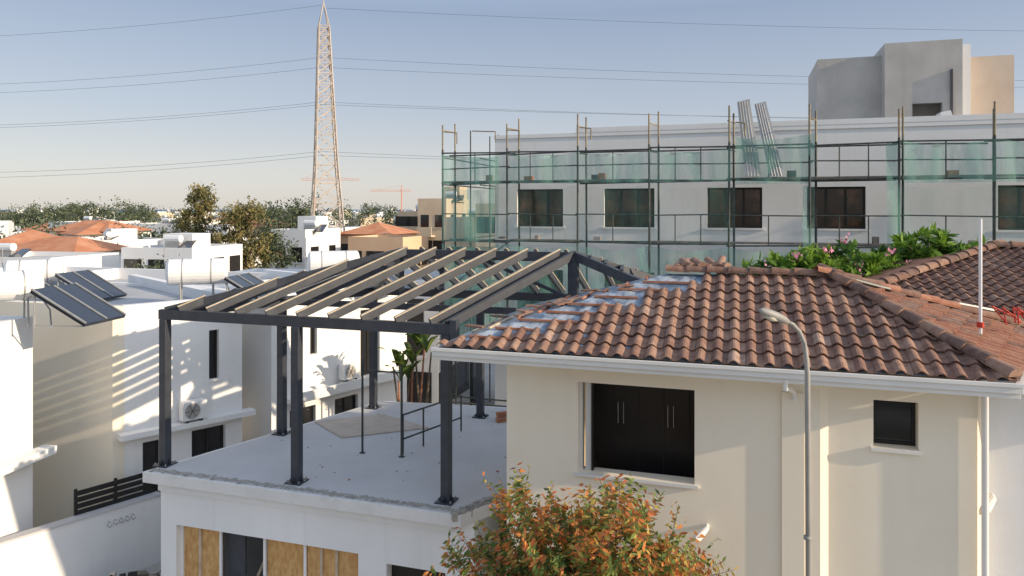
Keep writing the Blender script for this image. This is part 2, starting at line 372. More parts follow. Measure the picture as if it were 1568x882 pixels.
for k in range(1,9):
    t=k*.305/2.84; s=t*3.35; p=E(s+R(0,.1),2.6*t,EZ+(RZ-EZ)*t)+n1*.03; q=E(s+R(.7,1.1),2.6*t,EZ+(RZ-EZ)*t)+n1*.03; mb.beam(p,q,.04,.035,M_batten)
for k in range(13):
    f=R(.15,.95); g=R(0,.3); p=E0.lerp(Lr,f).lerp(Bk.lerp(Lr,f),g)+Vector((0,0,.07)); a=R(0,3)
    mb.beam(p,p+Vector((math.cos(a)*.3,math.sin(a)*.3,R(-.02,.06))),.16,.025,random.choice(M_tiles+[M_clay]))
for k in range(11):
    p=E(3.55+.085*k+R(-.03,.03),2.62+R(-.05,.2),RZ+.08+R(0,.07)); caps(mb,p,p+Vector((R(-.1,.1),R(.2,.3),R(0,.1))),.07,.4,[M_tiles[0],M_tiles[2],M_tiles[1]])
mb.build('stripped_battens',house)
mb=MB()
mb.box(E,-.05,8.02,-.13,.0,6.17,6.28,M_gutter); mb.box(E,-.05,8.02,-.155,-.128,6.25,6.305,M_gutter); mb.box(E,-.03,8.0,-.09,.05,6.10,6.168,M_gutter)
mb.box(E,.02,7.95,.0,.5,6.085,6.125,M_white)
mb.box(E,-.05,.0,-.0,5.2,6.10,6.28,M_gutter); mb.box(E,.0,1.0,.5,5.2,6.085,6.125,M_white)
mb.beam(E1+Vector((.1,.05,-.1)),Q+Vector((.1,0,-.1)),.12,.12,M_gutter)
mb.box(E,7.9,11,.5,1.2,6.105,6.2,M_white)
mb.path([FH(4.22,-.58,6.16),FH(4.22,-.58,6.02),FH(4.30,-.3,5.96),FH(4.36,-.1,5.86),FH(4.37,-.09,5.76)],.038,M_gutter,8)
mb.path([FH(6.79,-.3,6.10),FH(6.79,0.06,5.98),FH(6.79,.06,0)],.045,M_gutter,10)
mb.build('gutters_and_downpipes',house,bevel=.008)
def flood(name,a,z,b=0):
    mb=MB(); mb.path([FH(a,b,z+.04),FH(a,b-.10,z+.02)],.035,M_alu,8); mb.path([FH(a,b-.08,z+.03),FH(a-.10,b-.2,z-.05),FH(a-.15,b-.25,z-.09)],[.04,.055,.06],M_alu,10); mb.build(name,smooth=False)
flood('wall_spotlight',3.15,3.72); flood('wall_spotlight',6.98,4.45,.45)
mb=MB(); mb.path([(7.12,11.0,6.4),(7.12,11.0,8.35)],.025,M_tank,8); mb.path([(7.12,11.0,6.7),(7.12,11.0,6.78)],.05,M_red,8); mb.build('roof_mast')
mb=MB()
for k in range(5):
    x=7.6+R(0,.4); y=11.2+R(-.2,.3); mb.path([(x,y,6.7),(x+R(-.2,.2),y+.1,6.88+R(0,.08)),(x+.3,y+R(-.1,.2),6.72)],.014,M_red,6)
mb.path([E(6.3,2.5,7.35),(6.2,12.2,7.18),(7.3,12.6,6.93),(8.6,12.9,6.68)],.045,M_black,8)
mb.build('red_hose_bundle')

nb=empty('tiled_roof_house')
O2=Vector((6.12,14.2,6.58)); F2=Fr(6.12,14.2); k2=.245
tile_field('roof_tiles',O2,uu,Vector((vv.x,vv.y,k2)),9.5,4.2,[vplane(O2,F2(4,4,0),F2(4,0,0))],nb)
mb=MB(); P=F2(4.05,4.05,O2.z+4.05*k2); mb.poly([O2,F2(9.5,0,O2.z),F2(9.5,4.05,P.z),P],M_clay)
mb.box(F2,.5,9.5,.5,4.0,0,6.5,M_cream); mb.poly([O2,P,F2(0,8,O2.z)],M_clay); mb.build('walls_and_deck',nb)
mb=MB(); caps(mb,O2+Vector((0,0,.06)),P+Vector((0,0,.06)),.12); caps(mb,P+Vector((0,0,.06)),F2(9.5,4.05,P.z+.06),.12); mb.build('ridge_caps',nb)

# ------------------------------------------------------------------ terrace annex
FC=Fr(-7.18,14.98)
annex=empty('terrace_annex_building')
slab=[(-7.46,14.6),(-.89,12.5),(.16,13.55),FH(-.01,2.6,0)[:2],FH(-.01,7.5,0)[:2],FC(1.9,5.85,0)[:2]]
mb=MB(); mb.prism(slab,2.98,3.2,M_slab); mb.build('roof_slab',annex,bevel=.012)
mb=MB(); c=Vector((sum(p[0] for p in slab)/6,sum(p[1] for p in slab)/6))
mb.poly([(c.x+(p[0]-c.x)*.975,c.y+(p[1]-c.y)*.975,3.206) for p in slab],M_conc); mb.build('terrace_screed',annex)
mb=MB()
mb.wall(FC,.1,6.9,-.22,.03,0,2.98,[(.48,4.61,0,2.12),(5.19,6.35,0,2.02)],M_white2)
mb.box(FC,.1,6.5,-.3,-.222,2.80,2.978,M_white2)
wl=[FC(.1,.03,0)[:2],FC(2.1,5.4,0)[:2],FC(2.3,5.4,0)[:2],FC(.35,.03,0)[:2]]
mb.prism(wl,0,2.98,M_white2)
mb.box(FC,2.3,8,5.15,5.4,0,2.98,M_white2); mb.box(FC,6.6,6.9,.03,1.2,0,2.98,M_white2)
mb.build('walls',annex)
mb=MB()
mb.box(FC,.50,1.42,-.05,-.02,0,2.10,M_osb); mb.box(FC,2.52,3.35,-.04,-.01,0,2.08,M_osb); mb.box(FC,3.42,4.6,-.05,-.02,0,2.10,M_osb)
for x in (.48,.92,1.42,2.45,3.36,3.72,4.05,4.55): mb.box(FC,x,x+.05,-.09,-.052,0,2.1,M_strip if x in(.92,3.72,4.05) else M_white2)
mb.box(FC,1.55,1.95,.02,.06,0,2.1,M_steel); mb.box(FC,.3,6.5,2.6,2.7,0,2.9,M_dark)
mb.box(FC,1.95,2.45,.6,.64,0,1.95,M_white2); mb.beam(FC(1.9,.3,.8),FC(2.4,.5,2.0),.08,.05,M_strip)
mb.box(FC,5.2,6.35,-.02,.02,0,2.0,M_frame)
mb.build('openings_osb_boarding',annex)
mb=MB()
for k in range(260):
    t=k/260; jx=R(-.05,.05); p=FC(-.02+6.75*t,-.30+jx,3.205); s=R(.012,.04)
    fr=Fr(p.x,p.y,R(0,3)); mb.box(fr,-s*2,s*2,-s,s,3.19,3.205+R(.003,.012),M_mortar)
for k in range(70):
    t=k/70; p=Vector((-.89,12.5,0)).lerp(Vector((.16,13.55,0)),t); s=R(.03,.07); fr=Fr(p.x-.1+R(-.05,.05),p.y+.05,R(0,3)); mb.box(fr,-s,s,-s,s,3.1,3.21+R(.01,.05),M_mortar)
for k in range(60):
    p=FC(R(.3,8),R(.2,5.3),3.2); s=R(.006,.025); fr=Fr(p.x,p.y,R(0,3)); mb.box(fr,-s,s,-s*.7,s*.7,3.2,3.21+s*.8,random.choice([M_mortar,M_ply,M_conc,M_clay]))
mb.build('mortar_crumbs',annex)

# steel frame
sf=empty('steel_roof_frame')
cols=[(0,0),(3.15,0),(6.28,0),(1.06,2.5),(2.04,5.15),(5.05,5.2),(8.05,5.2),(10.9,5.2)]
mb=MB(); bp=MB()
for (a,b) in cols:
    fr=FC; mb.box(fr,a-.085,a+.085,b-.085,b+.085,3.225,6.22,M_steel)
    bp.box(fr,a-.17,a+.17,b-.17,b+.17,3.207,3.228,M_steel)
    for i in(-1,1):
        for j in (-1,1): bp.tube(FC(a+i*.13,b+j*.13,3.22),FC(a+i*.13,b+j*.13,3.27),.014,M_pipe)
    for (dx,dy) in ((1,0),(-1,0),(0,1),(0,-1)):
        k0=fr(a+dx*.086,b+dy*.086,3.228);k1=fr(a+dx*.16,b+dy*.16,3.228);k2_=fr(a+dx*.086,b+dy*.086,3.34); bp.poly([k0,k1,k2_],M_steel)
mb.build('columns',sf,bevel=.01); bp.build('base_plates',sf)
ZE=6.42; ZR=7.58; RL=FC(4.13,2.58,ZR); RRr=FC(8.07,2.58,ZR); VR=2.58
mb=MB(); tp=MB()
def bm_(p,q,w=.14,h=.2,o=0): mb.beam(p,q,w,h,M_steel,o)
bm_(FC(-.12,0,6.32),FC(6.42,0,6.32),.12,.2); bm_(FC(0,0,6.32),FC(2.06,5.2,6.32),.12,.2); bm_(FC(1.95,5.2,6.32),FC(11,5.2,6.32),.12,.2)
bm_(RL,RRr,.12,.2,-.08); bm_(FC(.0,0,ZE),RL,.11,.2,-.05); bm_(FC(2.04,5.2,ZE),RL,.11,.2,-.05); bm_(FC(11,5.2,ZE),RRr,.11,.2,-.05)
bm_(FC(6.28,0,ZE),RRr,.09,.16,-.03); bm_(FC(10.2,1.5,6.9),RRr,.11,.18,-.05)
bm_(FC(1.06,2.5,6.32),FC(6.8,2.6,6.32),.08,.14)
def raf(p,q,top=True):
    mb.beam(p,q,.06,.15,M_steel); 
    if top: tp.beam(p,q,.062,.020,M_strip,.087)  # added tan strip: raking sun on the dark steel top, put into colour
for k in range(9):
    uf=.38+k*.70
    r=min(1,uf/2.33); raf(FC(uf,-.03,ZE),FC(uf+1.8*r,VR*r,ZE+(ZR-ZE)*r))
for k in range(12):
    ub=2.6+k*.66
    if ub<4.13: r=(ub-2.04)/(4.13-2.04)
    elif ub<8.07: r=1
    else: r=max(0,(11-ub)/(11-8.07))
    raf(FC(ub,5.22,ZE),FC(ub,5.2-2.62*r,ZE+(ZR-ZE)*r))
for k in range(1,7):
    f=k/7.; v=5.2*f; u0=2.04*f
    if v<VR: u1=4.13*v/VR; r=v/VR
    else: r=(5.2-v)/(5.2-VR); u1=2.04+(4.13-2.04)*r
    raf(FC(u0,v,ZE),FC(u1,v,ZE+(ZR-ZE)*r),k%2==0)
for k in range(1,6):
    f=k/6.; p=FC(6.28,0,ZE).lerp(FC(11,5.2,ZE),f)
    raf(p if f>.55 else RRr.lerp(FC(11,5.2,ZE),f*.6),RRr.lerp(FC(11,5.2,ZE),f*.5) if f>.55 else RRr.lerp(FC(10.2,1.5,6.9),f),False)
mb.box(FC,7.95,8.15,2.5,2.7,6.4,7.5,M_steel); bm_(FC(5.1,VR,6.35),FC(5.1,VR,7.5),.1,.1); mb.beam(FC(4.13,VR,6.35),FC(4.13,VR,7.5),.1,.1,M_steel)
bm_(FC(4.13,VR,6.4),FC(6.1,VR,7.4),.07,.07); bm_(FC(8.07,VR,6.6),FC(6.1,VR,7.4),.07,.07)
mb.box(FC,6.38,6.5,-.09,.09,6.12,6.5,M_steel)
mb.build('beams_and_rafters',sf); tp.build('rafter_glare_strips',sf)

# terrace clutter
mb=MB(); mb.prism([FC(1.3,3.5,0)[:2],FC(2.6,2.6,0)[:2],FC(4.2,3.9,0)[:2],FC(2.6,4.6,0)[:2]],3.21,3.235,M_ply); mb.build('plywood_sheet')
def px2(px,Y): return (px-784)/1108*Y
mb=MB()
def post(px,py,top):
    Y=5.3*1108/(py-320); X=px2(px,Y); zt=H-(top-320)/1108*Y
    mb.tube((X,Y,3.2),(X,Y,zt),.025,M_scaf,8); mb.tube((X,Y,3.2),(X,Y,3.215),.07,M_scaf,8); return X,Y,zt
post(555,694,545); a=post(615,700,560)
mb.tube((a[0],a[1],5.0),(px2(555,15.7),15.7,5.0),.018,M_scaf); mb.build('scaffold_prop_stand')
mb=MB(); p0=Vector((px2(617,15.6),15.6,3.22)); p1=Vector((px2(706,17.2),17.2,3.22))
for f in (0,.33,.66,1.): q=p0.lerp(p1,f); mb.tube(q,q+Vector((0,0,.85)),.022,M_scaf)
for z in (.32,.84): mb.tube(p0+Vector((0,0,z)),p1+Vector((0,0,z)),.02,M_scaf)
mb.build('scaffold_guard_frame')
mb=MB(); fr=Fr(-.25,18.0,.4); mb.box(fr,-.14,.14,-.08,.08,3.2,3.32,M_clay); mb.box(fr,-.1,.2,.02,.16,3.325,3.42,M_batten); mb.build('brick_stack')

# ------------------------------------------------------------------ white houses on the left
def split_ac(name,P,ang,w=.75,h=.52):
    mb=MB(); fr=Fr(P[0],P[1],ang); z=P[2]
    mb.box(fr,0,w,-.28,0,z,z+h,M_tank); cx=w*.4
    for rr in (.19,.14,.09):
        pts=[fr(cx+math.cos(t*math.pi/8)*rr,-.29,z+h/2+math.sin(t*math.pi/8)*rr) for t in range(17)]; mb.path(pts,.006,M_pipe,4)
    ring=[fr(cx+math.cos(t*math.pi/8)*.185,-.283,z+h/2+math.sin(t*math.pi/8)*.185) for t in range(16)]; mb.poly(ring,M_grey)
    for k in range(6): mb.beam(fr(cx,-.287,z+h/2),fr(cx+math.cos(k*1.05)*.18,-.287,z+h/2+math.sin(k*1.05)*.18),.03,.006,M_dark)
    for x in (.1,w-.15): mb.box(fr,x,x+.05,-.27,-.02,z-.05,z-.002,M_frame)
    mb.build(name,bevel=.01)
def heater(name,x,y,z,ang,s=1.,pang=1.45):
    mb=MB(); fr=Fr(x,y,ang); r=.27*s; L=1.1*s; n=24
    prof=[(-L/2-.07,.04),(-L/2-.055,r*.5),(-L/2-.02,r*.85),(-L/2+.03,r),(L/2-.03,r),(L/2+.02,r*.85),(L/2+.055,r*.5),(L/2+.07,.04)]
    mb.path([fr(p[0],0,z+.72*s) for p in prof],[p[1] for p in prof],M_tank,n)
    for t in (-L*.25,L*.25): mb.path([fr(t-.015,0,z+.72*s),fr(t+.015,0,z+.72*s)],r+.006,M_pipe,n)
    for a in (-.4,.4):
        for b in (-.25,.25): mb.tube(fr(a,b,z),fr(a,b*.8,z+.5*s),.02,M_pipe)
        mb.beam(fr(a,-.25,z+.45*s),fr(a,.25,z+.45*s),.03,.03,M_pipe)
    c0=fr(L*.45,0,0); g=Fr(c0.x,c0.y,pang)
    mb.hexa([g(-.6,-1.6,z+.05),g(.7,-1.6,z+.05),g(.7,-.35,z+.75),g(-.6,-.35,z+.75),g(-.6,-1.64,z+.12),g(.7,-1.64,z+.12),g(.7,-.39,z+.82),g(-.6,-.39,z+.82)],M_solar)
    for a in (-.6,.05,.68): mb.beam(g(a,-1.64,z+.13),g(a,-.39,z+.83),.04,.03,M_pipe)
    for a in (-.55,.65): mb.tube(g(a,-.42,z),g(a,-.42,z+.75),.018,M_pipe); mb.tube(g(a,-.42,z+.05),g(a,-1.55,z+.05),.015,M_pipe)
    mb.path([fr(L/2,0,z+.6),fr(L/2+.15,-.2,z+.3),fr(L/2+.1,-.6,z)],.018,M_pipe)
    mb.path([fr(-L/2,0,z+.6),fr(-L/2-.1,.1,z+.9*s),fr(-L/2-.1,.1,z+1.3*s)],.012,M_pipe)
    mb.build(name)
WA=math.atan2(.69,.72)
def parapet(mb,fr,a0,a1,b0,b1,z,h=.35,t=.18,m=None):
    m=m or M_white2
    mb.box(fr,a0,a1,b0,b0+t,z,z+h,m); mb.box(fr,a0,a1,b1-t,b1,z,z+h,m)
    mb.box(fr,a0,a0+t,b0+t,b1-t,z,z+h,m); mb.box(fr,a1-t,a1,b0+t,b1-t,z,z+h,m)
K=Vector((-9.55,17.3)); wd=Vector((.72,.69)); ud_=Vector((E.u[0],E.u[1]))
FW=Fr(K.x,K.y,WA)
h1=empty('white_flat_roof_house')
mb=MB()
mb.wall(FW,.26,3.16,0,.25,0,6.16,[(.67,1.08,1.0,2.76),(1.84,2.71,1.9,2.8),(2.28,2.54,4.04,5.33)],M_white)
Lf=K-ud_*9
mb.prism([(K.x,K.y),(K.x+wd.x*.26,K.y+wd.y*.26),tuple(Vector((Lf.x,Lf.y+.3))),(Lf.x,Lf.y)],0,6.16,M_cream)
mb.box(FW,2.9,3.16,.25,9,0,6.16,M_white)
mb.prism([(K.x+.1,K.y+.3),tuple(FW(3.0,.2,0)[:2]),tuple(FW(3.0,9,0)[:2]),(Lf.x,Lf.y+.25)],5.7,5.86,M_roofc)
mb.prism([(K.x+.1,K.y+.3),tuple(FW(3.0,.2,0)[:2]),tuple(FW(3.0,9,0)[:2]),(Lf.x,Lf.y+.25)],3.0,3.1,M_dark)
mb.box(FW,.1,3.4,-.32,-.002,2.98,3.11,M_white)
mb.build('walls_and_roof',h1)
mb=MB()
mb.window(FW,.67,1.08,1.0,2.76,.14,1); mb.window(FW,1.84,2.71,1.9,2.8,.14,2); mb.window(FW,2.28,2.54,4.04,5.33,.14,1)
mb.box(FW,2.24,2.58,-.04,.12,3.99,4.035,M_white); mb.build('windows',h1)
p=FW(1.5,-.06,3.17); split_ac('air_conditioner',(p.x,p.y,3.17),WA,.6,.46)
h2=empty('white_terraced_house'); F3=Fr(-6.75,20.3,math.atan2(1.7,1.33))
mb=MB()
mb.wall(F3,0,5.2,0,.25,0,6.05,[(.6,1.5,.6,2.7),(2.2,3.1,.6,2.7),(1.3,1.55,4.2,5.3),(3.2,4.0,3.2,5.3)],M_white)
mb.box(F3,0,.25,.25,8,0,6.05,M_white); mb.box(F3,4.95,5.2,.25,8,0,6.05,M_white); mb.box(F3,.25,4.95,.3,8,5.6,5.75,M_roofc); mb.box(F3,.25,4.95,.3,8,3.0,3.1,M_dark)
mb.box(F3,.4,4.9,-.4,-.002,2.98,3.1,M_white); mb.box(F3,.4,4.9,-.4,-.33,3.1,3.25,M_white)
mb.build('walls_and_roof',h2)
mb=MB()
for o in [(.6,1.5,.6,2.7,2),(2.2,3.1,.6,2.7,2),(1.3,1.55,4.2,5.3,1),(3.2,4.0,3.2,5.3,2)]: mb.window(F3,o[0],o[1],o[2],o[3],.12,o[4])
mb.build('windows',h2)
p=F3(2.3,-.05,3.3); split_ac('air_conditioner',(p.x,p.y,3.3),F3.ang,.6,.46)
h3=empty('white_corner_house'); F4=Fr(-11.05,14.4,math.atan2(1.8,.3))
mb=MB(); mb.box(F4,0,1.85,0,7,0,5.95,M_white); parapet(mb,F4,0,1.85,0,7,5.95,.14)
mb.box(F4,-.2,2.15,-.35,-.002,2.95,3.12,M_white); mb.box(F4,.2,.9,-.03,.0,1.2,2.5,M_cream)
mb.build('walls_and_roof',h3)
mb=MB(); mb.window(F4,.25,.8,1.2,2.6,-.05,1,M_alu); mb.build('windows',h3)
FWL=Fr(-10.9,14.4,math.atan2(2.9,2.34))
mb=MB(); mb.box(FWL,-3,3.9,0,.2,0,1.6,M_white2); mb.box(FWL,-3,3.9,-.03,.23,1.602,1.65,M_conc)
mb.build('garden_wall')
mb=MB()
for k in range(5):
    x=2.75+k*.13; mb.path([FWL(x,-.012,1.33+R(-.02,.02)),FWL(x-.05,-.012,1.38),FWL(x-.08,-.012,1.30),FWL(x-.02,-.012,1.24+R(-.02,.02)),FWL(x+.03,-.012,1.28)],.006,M_line,5)
mb.build('graffiti_marks')
FS_=Fr(-9.75,16.15,math.atan2(1.3,1.05)); mb=MB()
for k in range(6): mb.box(FS_,0,1.75,0,.03,1.35+k*.145,1.46+k*.145,M_black)
for x in (.0,.85,1.7): mb.box(FS_,x,x+.06,.031,.09,0,2.22,M_black)
mb.build('slat_fence')
mb=MB()
for k in range(120):
    x=-9.6+R(0,2.0); y=14.3+(x+9.6)*.9+R(-.8,.8); s=R(.06,.24); z=R(0,.38); a=R(0,3)
    P=Vector((x,y,z)); mb.beam(P,P+Vector((math.cos(a)*s*1.6,math.sin(a)*s*1.6,R(-.2,.3))),s,R(.03,.12),random.choice([M_plank,M_dark,M_ply,M_plank,M_dark,M_mortar]))
mb.build('rubble_pile')
heater('solar_water_heater',px2(302,19.6),19.6,5.87,.35,1.3); heater('solar_water_heater',px2(511,22.7),22.7,5.85,.3,1.35); heater('solar_water_heater',-10.95,15.6,5.97,.75,1.2); heater('solar_water_heater',-13.6,20.6,5.87,.5,1.2); heater('solar_water_heater',-15.9,22.4,5.6,.5,1.1)
def flat_house(name,x,y,ang,w,d,h,wm,nw=3,roof=None,par=.35,detail=True,top=True,gm=None):
    mb=MB(); fr=Fr(x,y,ang); mb.box(fr,0,w,0,d,0,h,wm); gm=gm or M_glass
    if roof:
        e=.4; z=h+.02; hh=h+min(w,d)*.2; c=min(w,d)/2
        A=[fr(-e,-e,z),fr(w+e,-e,z),fr(w+e,d+e,z),fr(-e,d+e,z)]; p=fr(c,d/2,hh) if w>d else fr(w/2,c,hh); q=fr(w-c,d/2,hh) if w>d else fr(w/2,d-c,hh)
        if w>d: fs=[[A[0],A[1],q,p],[A[1],A[2],q],[A[2],A[3],p,q],[A[3],A[0],p]]
        else: fs=[[A[0],A[1],p],[A[1],A[2],q,p],[A[2],A[3],q],[A[3],A[0],p,q]]
        for f in fs: mb.poly(f,roof)
        mb.poly([v-Vector((0,0,.12)) for v in A],wm)
    else:
        parapet(mb,fr,0,w,0,d,h,par,.2,wm); mb.poly([fr(.2,.2,h+.01),fr(w-.2,.2,h+.01),fr(w-.2,d-.2,h+.01),fr(.2,d-.2,h+.01)],M_roofc)
    if detail:
        for fl in range(int(h//2.6)):
            zb=fl*2.8+.9
            for i in range(nw):
                ww=R(.9,1.9); c=w*(i+.5)/nw; zt=min(zb+1.35,h-.25)
                zb2=fl*2.8+.1 if R(0,1)<.3 else zb
                mb.box(fr,c-ww/2,c+ww/2,-.03,.02,zb2,zt,gm); mb.box(fr,c-ww/2-.1,c+ww/2+.1,-.1,-.03,zb2-.12,zb2-.02,wm)
                c=d*(i+.5)/nw; mb.box(fr,w-.02,w+.03,c-ww/2,c+ww/2,zb2,zt,gm)
            if fl and R(0,1)<.6: mb.box(fr,w*.1,w*.6,-1.,-.001,fl*2.8-.15,fl*2.8,wm); mb.box(fr,w*.1,w*.6,-1.,-.9,fl*2.8,fl*2.8+.9,wm)
        if top and not roof:
            if R(0,1)<.4:
                a=R(.2,.6)*w; mb.box(fr,a,a+R(1.6,2.6),d*.4,d*.75,h+.011,h+R(.9,1.9),wm)
            b=R(.1,.8)*w; mb.path([fr(b,d*.3,h+.9),fr(b+1.2,d*.3,h+.9)],.28,M_tank,10); mb.box(fr,b,b+1.2,d*.3-.2,d*.3+.2,h+.01,h+.6,M_pipe)
            mb.hexa([fr(b+1.2,d*.3-.7,h+.1),fr(b+2.3,d*.3-.7,h+.1),fr(b+1.9,d*.3+.7,h+.7),fr(b+1.2,d*.3+.7,h+.7),fr(b+1.2,d*.3-.7,h+.17),fr(b+2.3,d*.3-.7,h+.17),fr(b+1.9,d*.3+.7,h+.77),fr(b+1.2,d*.3+.7,h+.77)],M_solar)
            if R(0,1)<.5: mb.tube(fr(w*.8,d*.6,h),fr(w*.8,d*.6,h+R(1,2)),.03,M_pipe,4)
    return mb.build(name)
flat_house('white_house',-18.5,26.5,A0,9.5,5,5.5,M_white,3,top=False,par=.45); flat_house('white_house',-9.0,29.5,A0,6.5,5,5.4,M_white,3,top=False)
flat_house('white_house',-26,35,A0,8,5,5.0,M_white,3,top=False); flat_house('white_house',-15.5,36,A0+.1,6,5,4.8,M_white,3,top=False)
flat_house('white_house',-37,48,A0+.1,7.5,6,5.0,M_white,4); flat_house('white_house',-27,50,A0+.1,5.5,6,5.5,M_white,3)
flat_house('beige_apartment_block',px2(600,80),84,A0,5.4,7,7.9,M_beige,4,gm=M_glass); flat_house('beige_apartment_block',px2(636,78),80,A0,3.4,7,9.3,M_beige,2)
flat_house('peach_house',px2(533,60),60,A0,5.0,5,5.9,M_peach,3,None,.3,top=False); flat_house('orange_roof_house',px2(520,72),72,A0,5.6,6,6.0,M_peach,3,M_orange)
flat_house('beige_apartment_block',px2(728,60),60,A0,4.,8,8.6,M_beige,3); flat_house('beige_apartment_block',px2(680,64),66,A0,3.,8,7.4,M_beige,3)
flat_house('white_house',px2(415,66),66,A0,3.6,6,6.3,M_white,2); flat_house('orange_roof_house',px2(-10,62),62,A0,9,6,4.9,M_white,3,M_orange)
flat_house('orange_roof_house',px2(65,95),95,A0,11,7,5.6,M_white,4,M_orange)
Y=60.
while Y<600:
    X=-.80*Y+R(0,6)
    while X<(.05*Y if Y<300 else .9*Y):
        px=784+X/Y*1108; wdt=R(6.5,11); pxr=784+(X+wdt)/Y*1108
        if random.random()<.88 and not(pxr>425 and px<770 and Y<98) and not (Y<66 and pxr>260 and px<420):
            orange=random.random()<.26
            wm=random.choices([M_white,M_white2,M_beige,M_cream],[5,4,1,1])[0]
            flat_house('orange_roof_house' if orange else 'white_house',X,Y+R(-3,3),A0+random.choice([0,0,.9,-.4])+R(-.1,.1),wdt,R(6,9),R(5.0,7.0) if not orange else R(4.4,6.),wm,random.choice([2,3,4]),M_orange if orange else None)
        X+=R(11,16)
    Y+=R(11,14)*(1+Y/220)
Vs=[];Ms=[]
def addfar(x,y,h,r,n=16,m=30):
    V,mi,_=crown((x,y,h-r*1.1),(r*1.1,r,r*1.1),n,m,r*.25,.15*r+.10*(y/150),.08*r+.05*(y/150)); Vs.append(V);Ms.append(mi)
for k in range(300):
    Y=60+(R(0,1)**1.0)*520; X=Y*R(-.78,.02 if Y<250 else .85); px=784+X/Y*1108
    if Y<110 and 470<px<760: continue
    h=R(4,7.2) if Y<90 else R(5.5,8.9)
    addfar(X,Y,h,R(1.5,3.1))
for k in range(30): Y=R(130,200); addfar(px2(R(85,235),Y),Y,R(8.4,10.2),R(1.8,2.8))
for k in range(12): Y=R(130,180); addfar(px2(R(5,60),Y),Y,R(7.4,9.4),R(1.6,2.6))
for k in range(18): Y=R(90,150); addfar(px2(R(385,480),Y),Y,R(7.6,10.),R(1.6,2.6))
for k in range(14): Y=R(120,170); addfar(px2(R(520,605),Y),Y,R(7.6,10),R(1.3,2.4))
leafobj('distant_trees',np.concatenate(Vs),np.concatenate(Ms),L_far)
def T(name,px,Y,top,blobs,mats=None,**kw):
    X=px2(px,Y); bl=[(X+b[0],Y+b[1],b[2],b[3],b[4],b[5]) for b in blobs]; tree(name,X,Y,0,bl,mats or L_euc,**kw)
T('eucalyptus_tree',306,60,10.5,[(.1,0,9.2,1.1,1.0,1.2),(-.6,0,7.3,1.4,1.2,1.4),(.8,.3,5.8,1.2,1.1,1.3),(-.4,0,4.2,1.5,1.3,1.4),(.6,0,2.8,1.4,1.3,1.2)],K=32,n=50,sig=.25,L=.30,W=.12)
T('eucalyptus_tree',370,58,9.7,[(.5,0,8.3,1.3,1.2,1.2),(-.8,0,7.1,1.3,1.2,1.3),(.8,.3,5.4,1.3,1.2,1.4),(-.5,0,3.9,1.6,1.3,1.4),(.5,0,2.6,1.5,1.3,1.2)],K=32,n=50,sig=.25,L=.30,W=.12)
T('olive_tree',262,44,6,[(0,0,4.3,1.3,1.2,1.1),(-1.5,0,4.0,.9,.9,.8)],L_far,K=40,n=46,sig=.24,L=.24,W=.10)
T('olive_tree',428,60,7,[(0,0,4.9,1.6,1.5,1.4)],L_far,K=50,n=46,sig=.28,L=.28,W=.11)
T('cypress_tree',455,110,10,[(0,0,6.5,.7,.7,3.4)],L_far,K=40,n=30,sig=.2,L=.35,W=.15)

# ------------------------------------------------------------------ lattice pylon
mb=MB(); PX=px2(502,90.); PY=90.
def hw(z):
    return 2.3-(z/14)*1.0 if z<14 else max(.55,1.3-(z-14)/17*.68)
lev=[0,3.4,6.4,9.2,11.7,14,16,17.8,19.5,21.1,22.6,24,25.3,26.6,27.8,29,30.1,31.2]
cor=[(-1,-1),(1,-1),(1,1),(-1,1)]
def pc(i,z):
    c=cor[i%4]; q=hw(z); a=.35; x,y=c[0]*q,c[1]*q; tx=-.55*(z/33)
    return Vector((PX+tx+x*math.cos(a)-y*math.sin(a),PY+x*math.sin(a)+y*math.cos(a),z))
for a,b in zip(lev[:-1],lev[1:]):
    for i in range(4):
        mb.beam(pc(i,a),pc(i,b),.17,.17,M_pylon); mb.beam(pc(i,a),pc(i+1,b),.085,.085,M_pylon); mb.beam(pc(i+1,a),pc(i,b),.085,.085,M_pylon)
        mb.beam(pc(i,b),pc(i+1,b),.09,.09,M_pylon)
topc=Vector((PX-.55,PY,34.2))
for i in range(4): mb.beam(pc(i,31.2),topc,.1,.1,M_pylon)
mb.tube(topc,topc+Vector((0,0,1.2)),.06,M_pylon); 
mb.build('lattice_pylon')
mb=MB()
def zc(py,Y): return H-(py-320)/1108*Y
for (yl,yt,yr) in ((52,8,None),(125,88,118),(138,103,128),(187,156,180),(191,160,176),(259,232,255),(267,238,246),(None,12,42)):
    PT=Vector((px2(492,90),90,zc(yt,90)))
    for side,yy in ((-1,yl),(1,yr)):
        if yy is None: continue
        xe=px2(-60 if side<0 else 1620,90)
        pe=Vector((xe,90,zc(yy+(6*side*-1 if side<0 else 6),90)))
        pts=[]
        for k in range(17):
            t=k/16; p=PT.lerp(pe,t); p.z-=1.0*4*t*(1-t)*.5; pts.append(p)
        mb.path(pts,.016,M_line,4)
mb.build('power_lines')
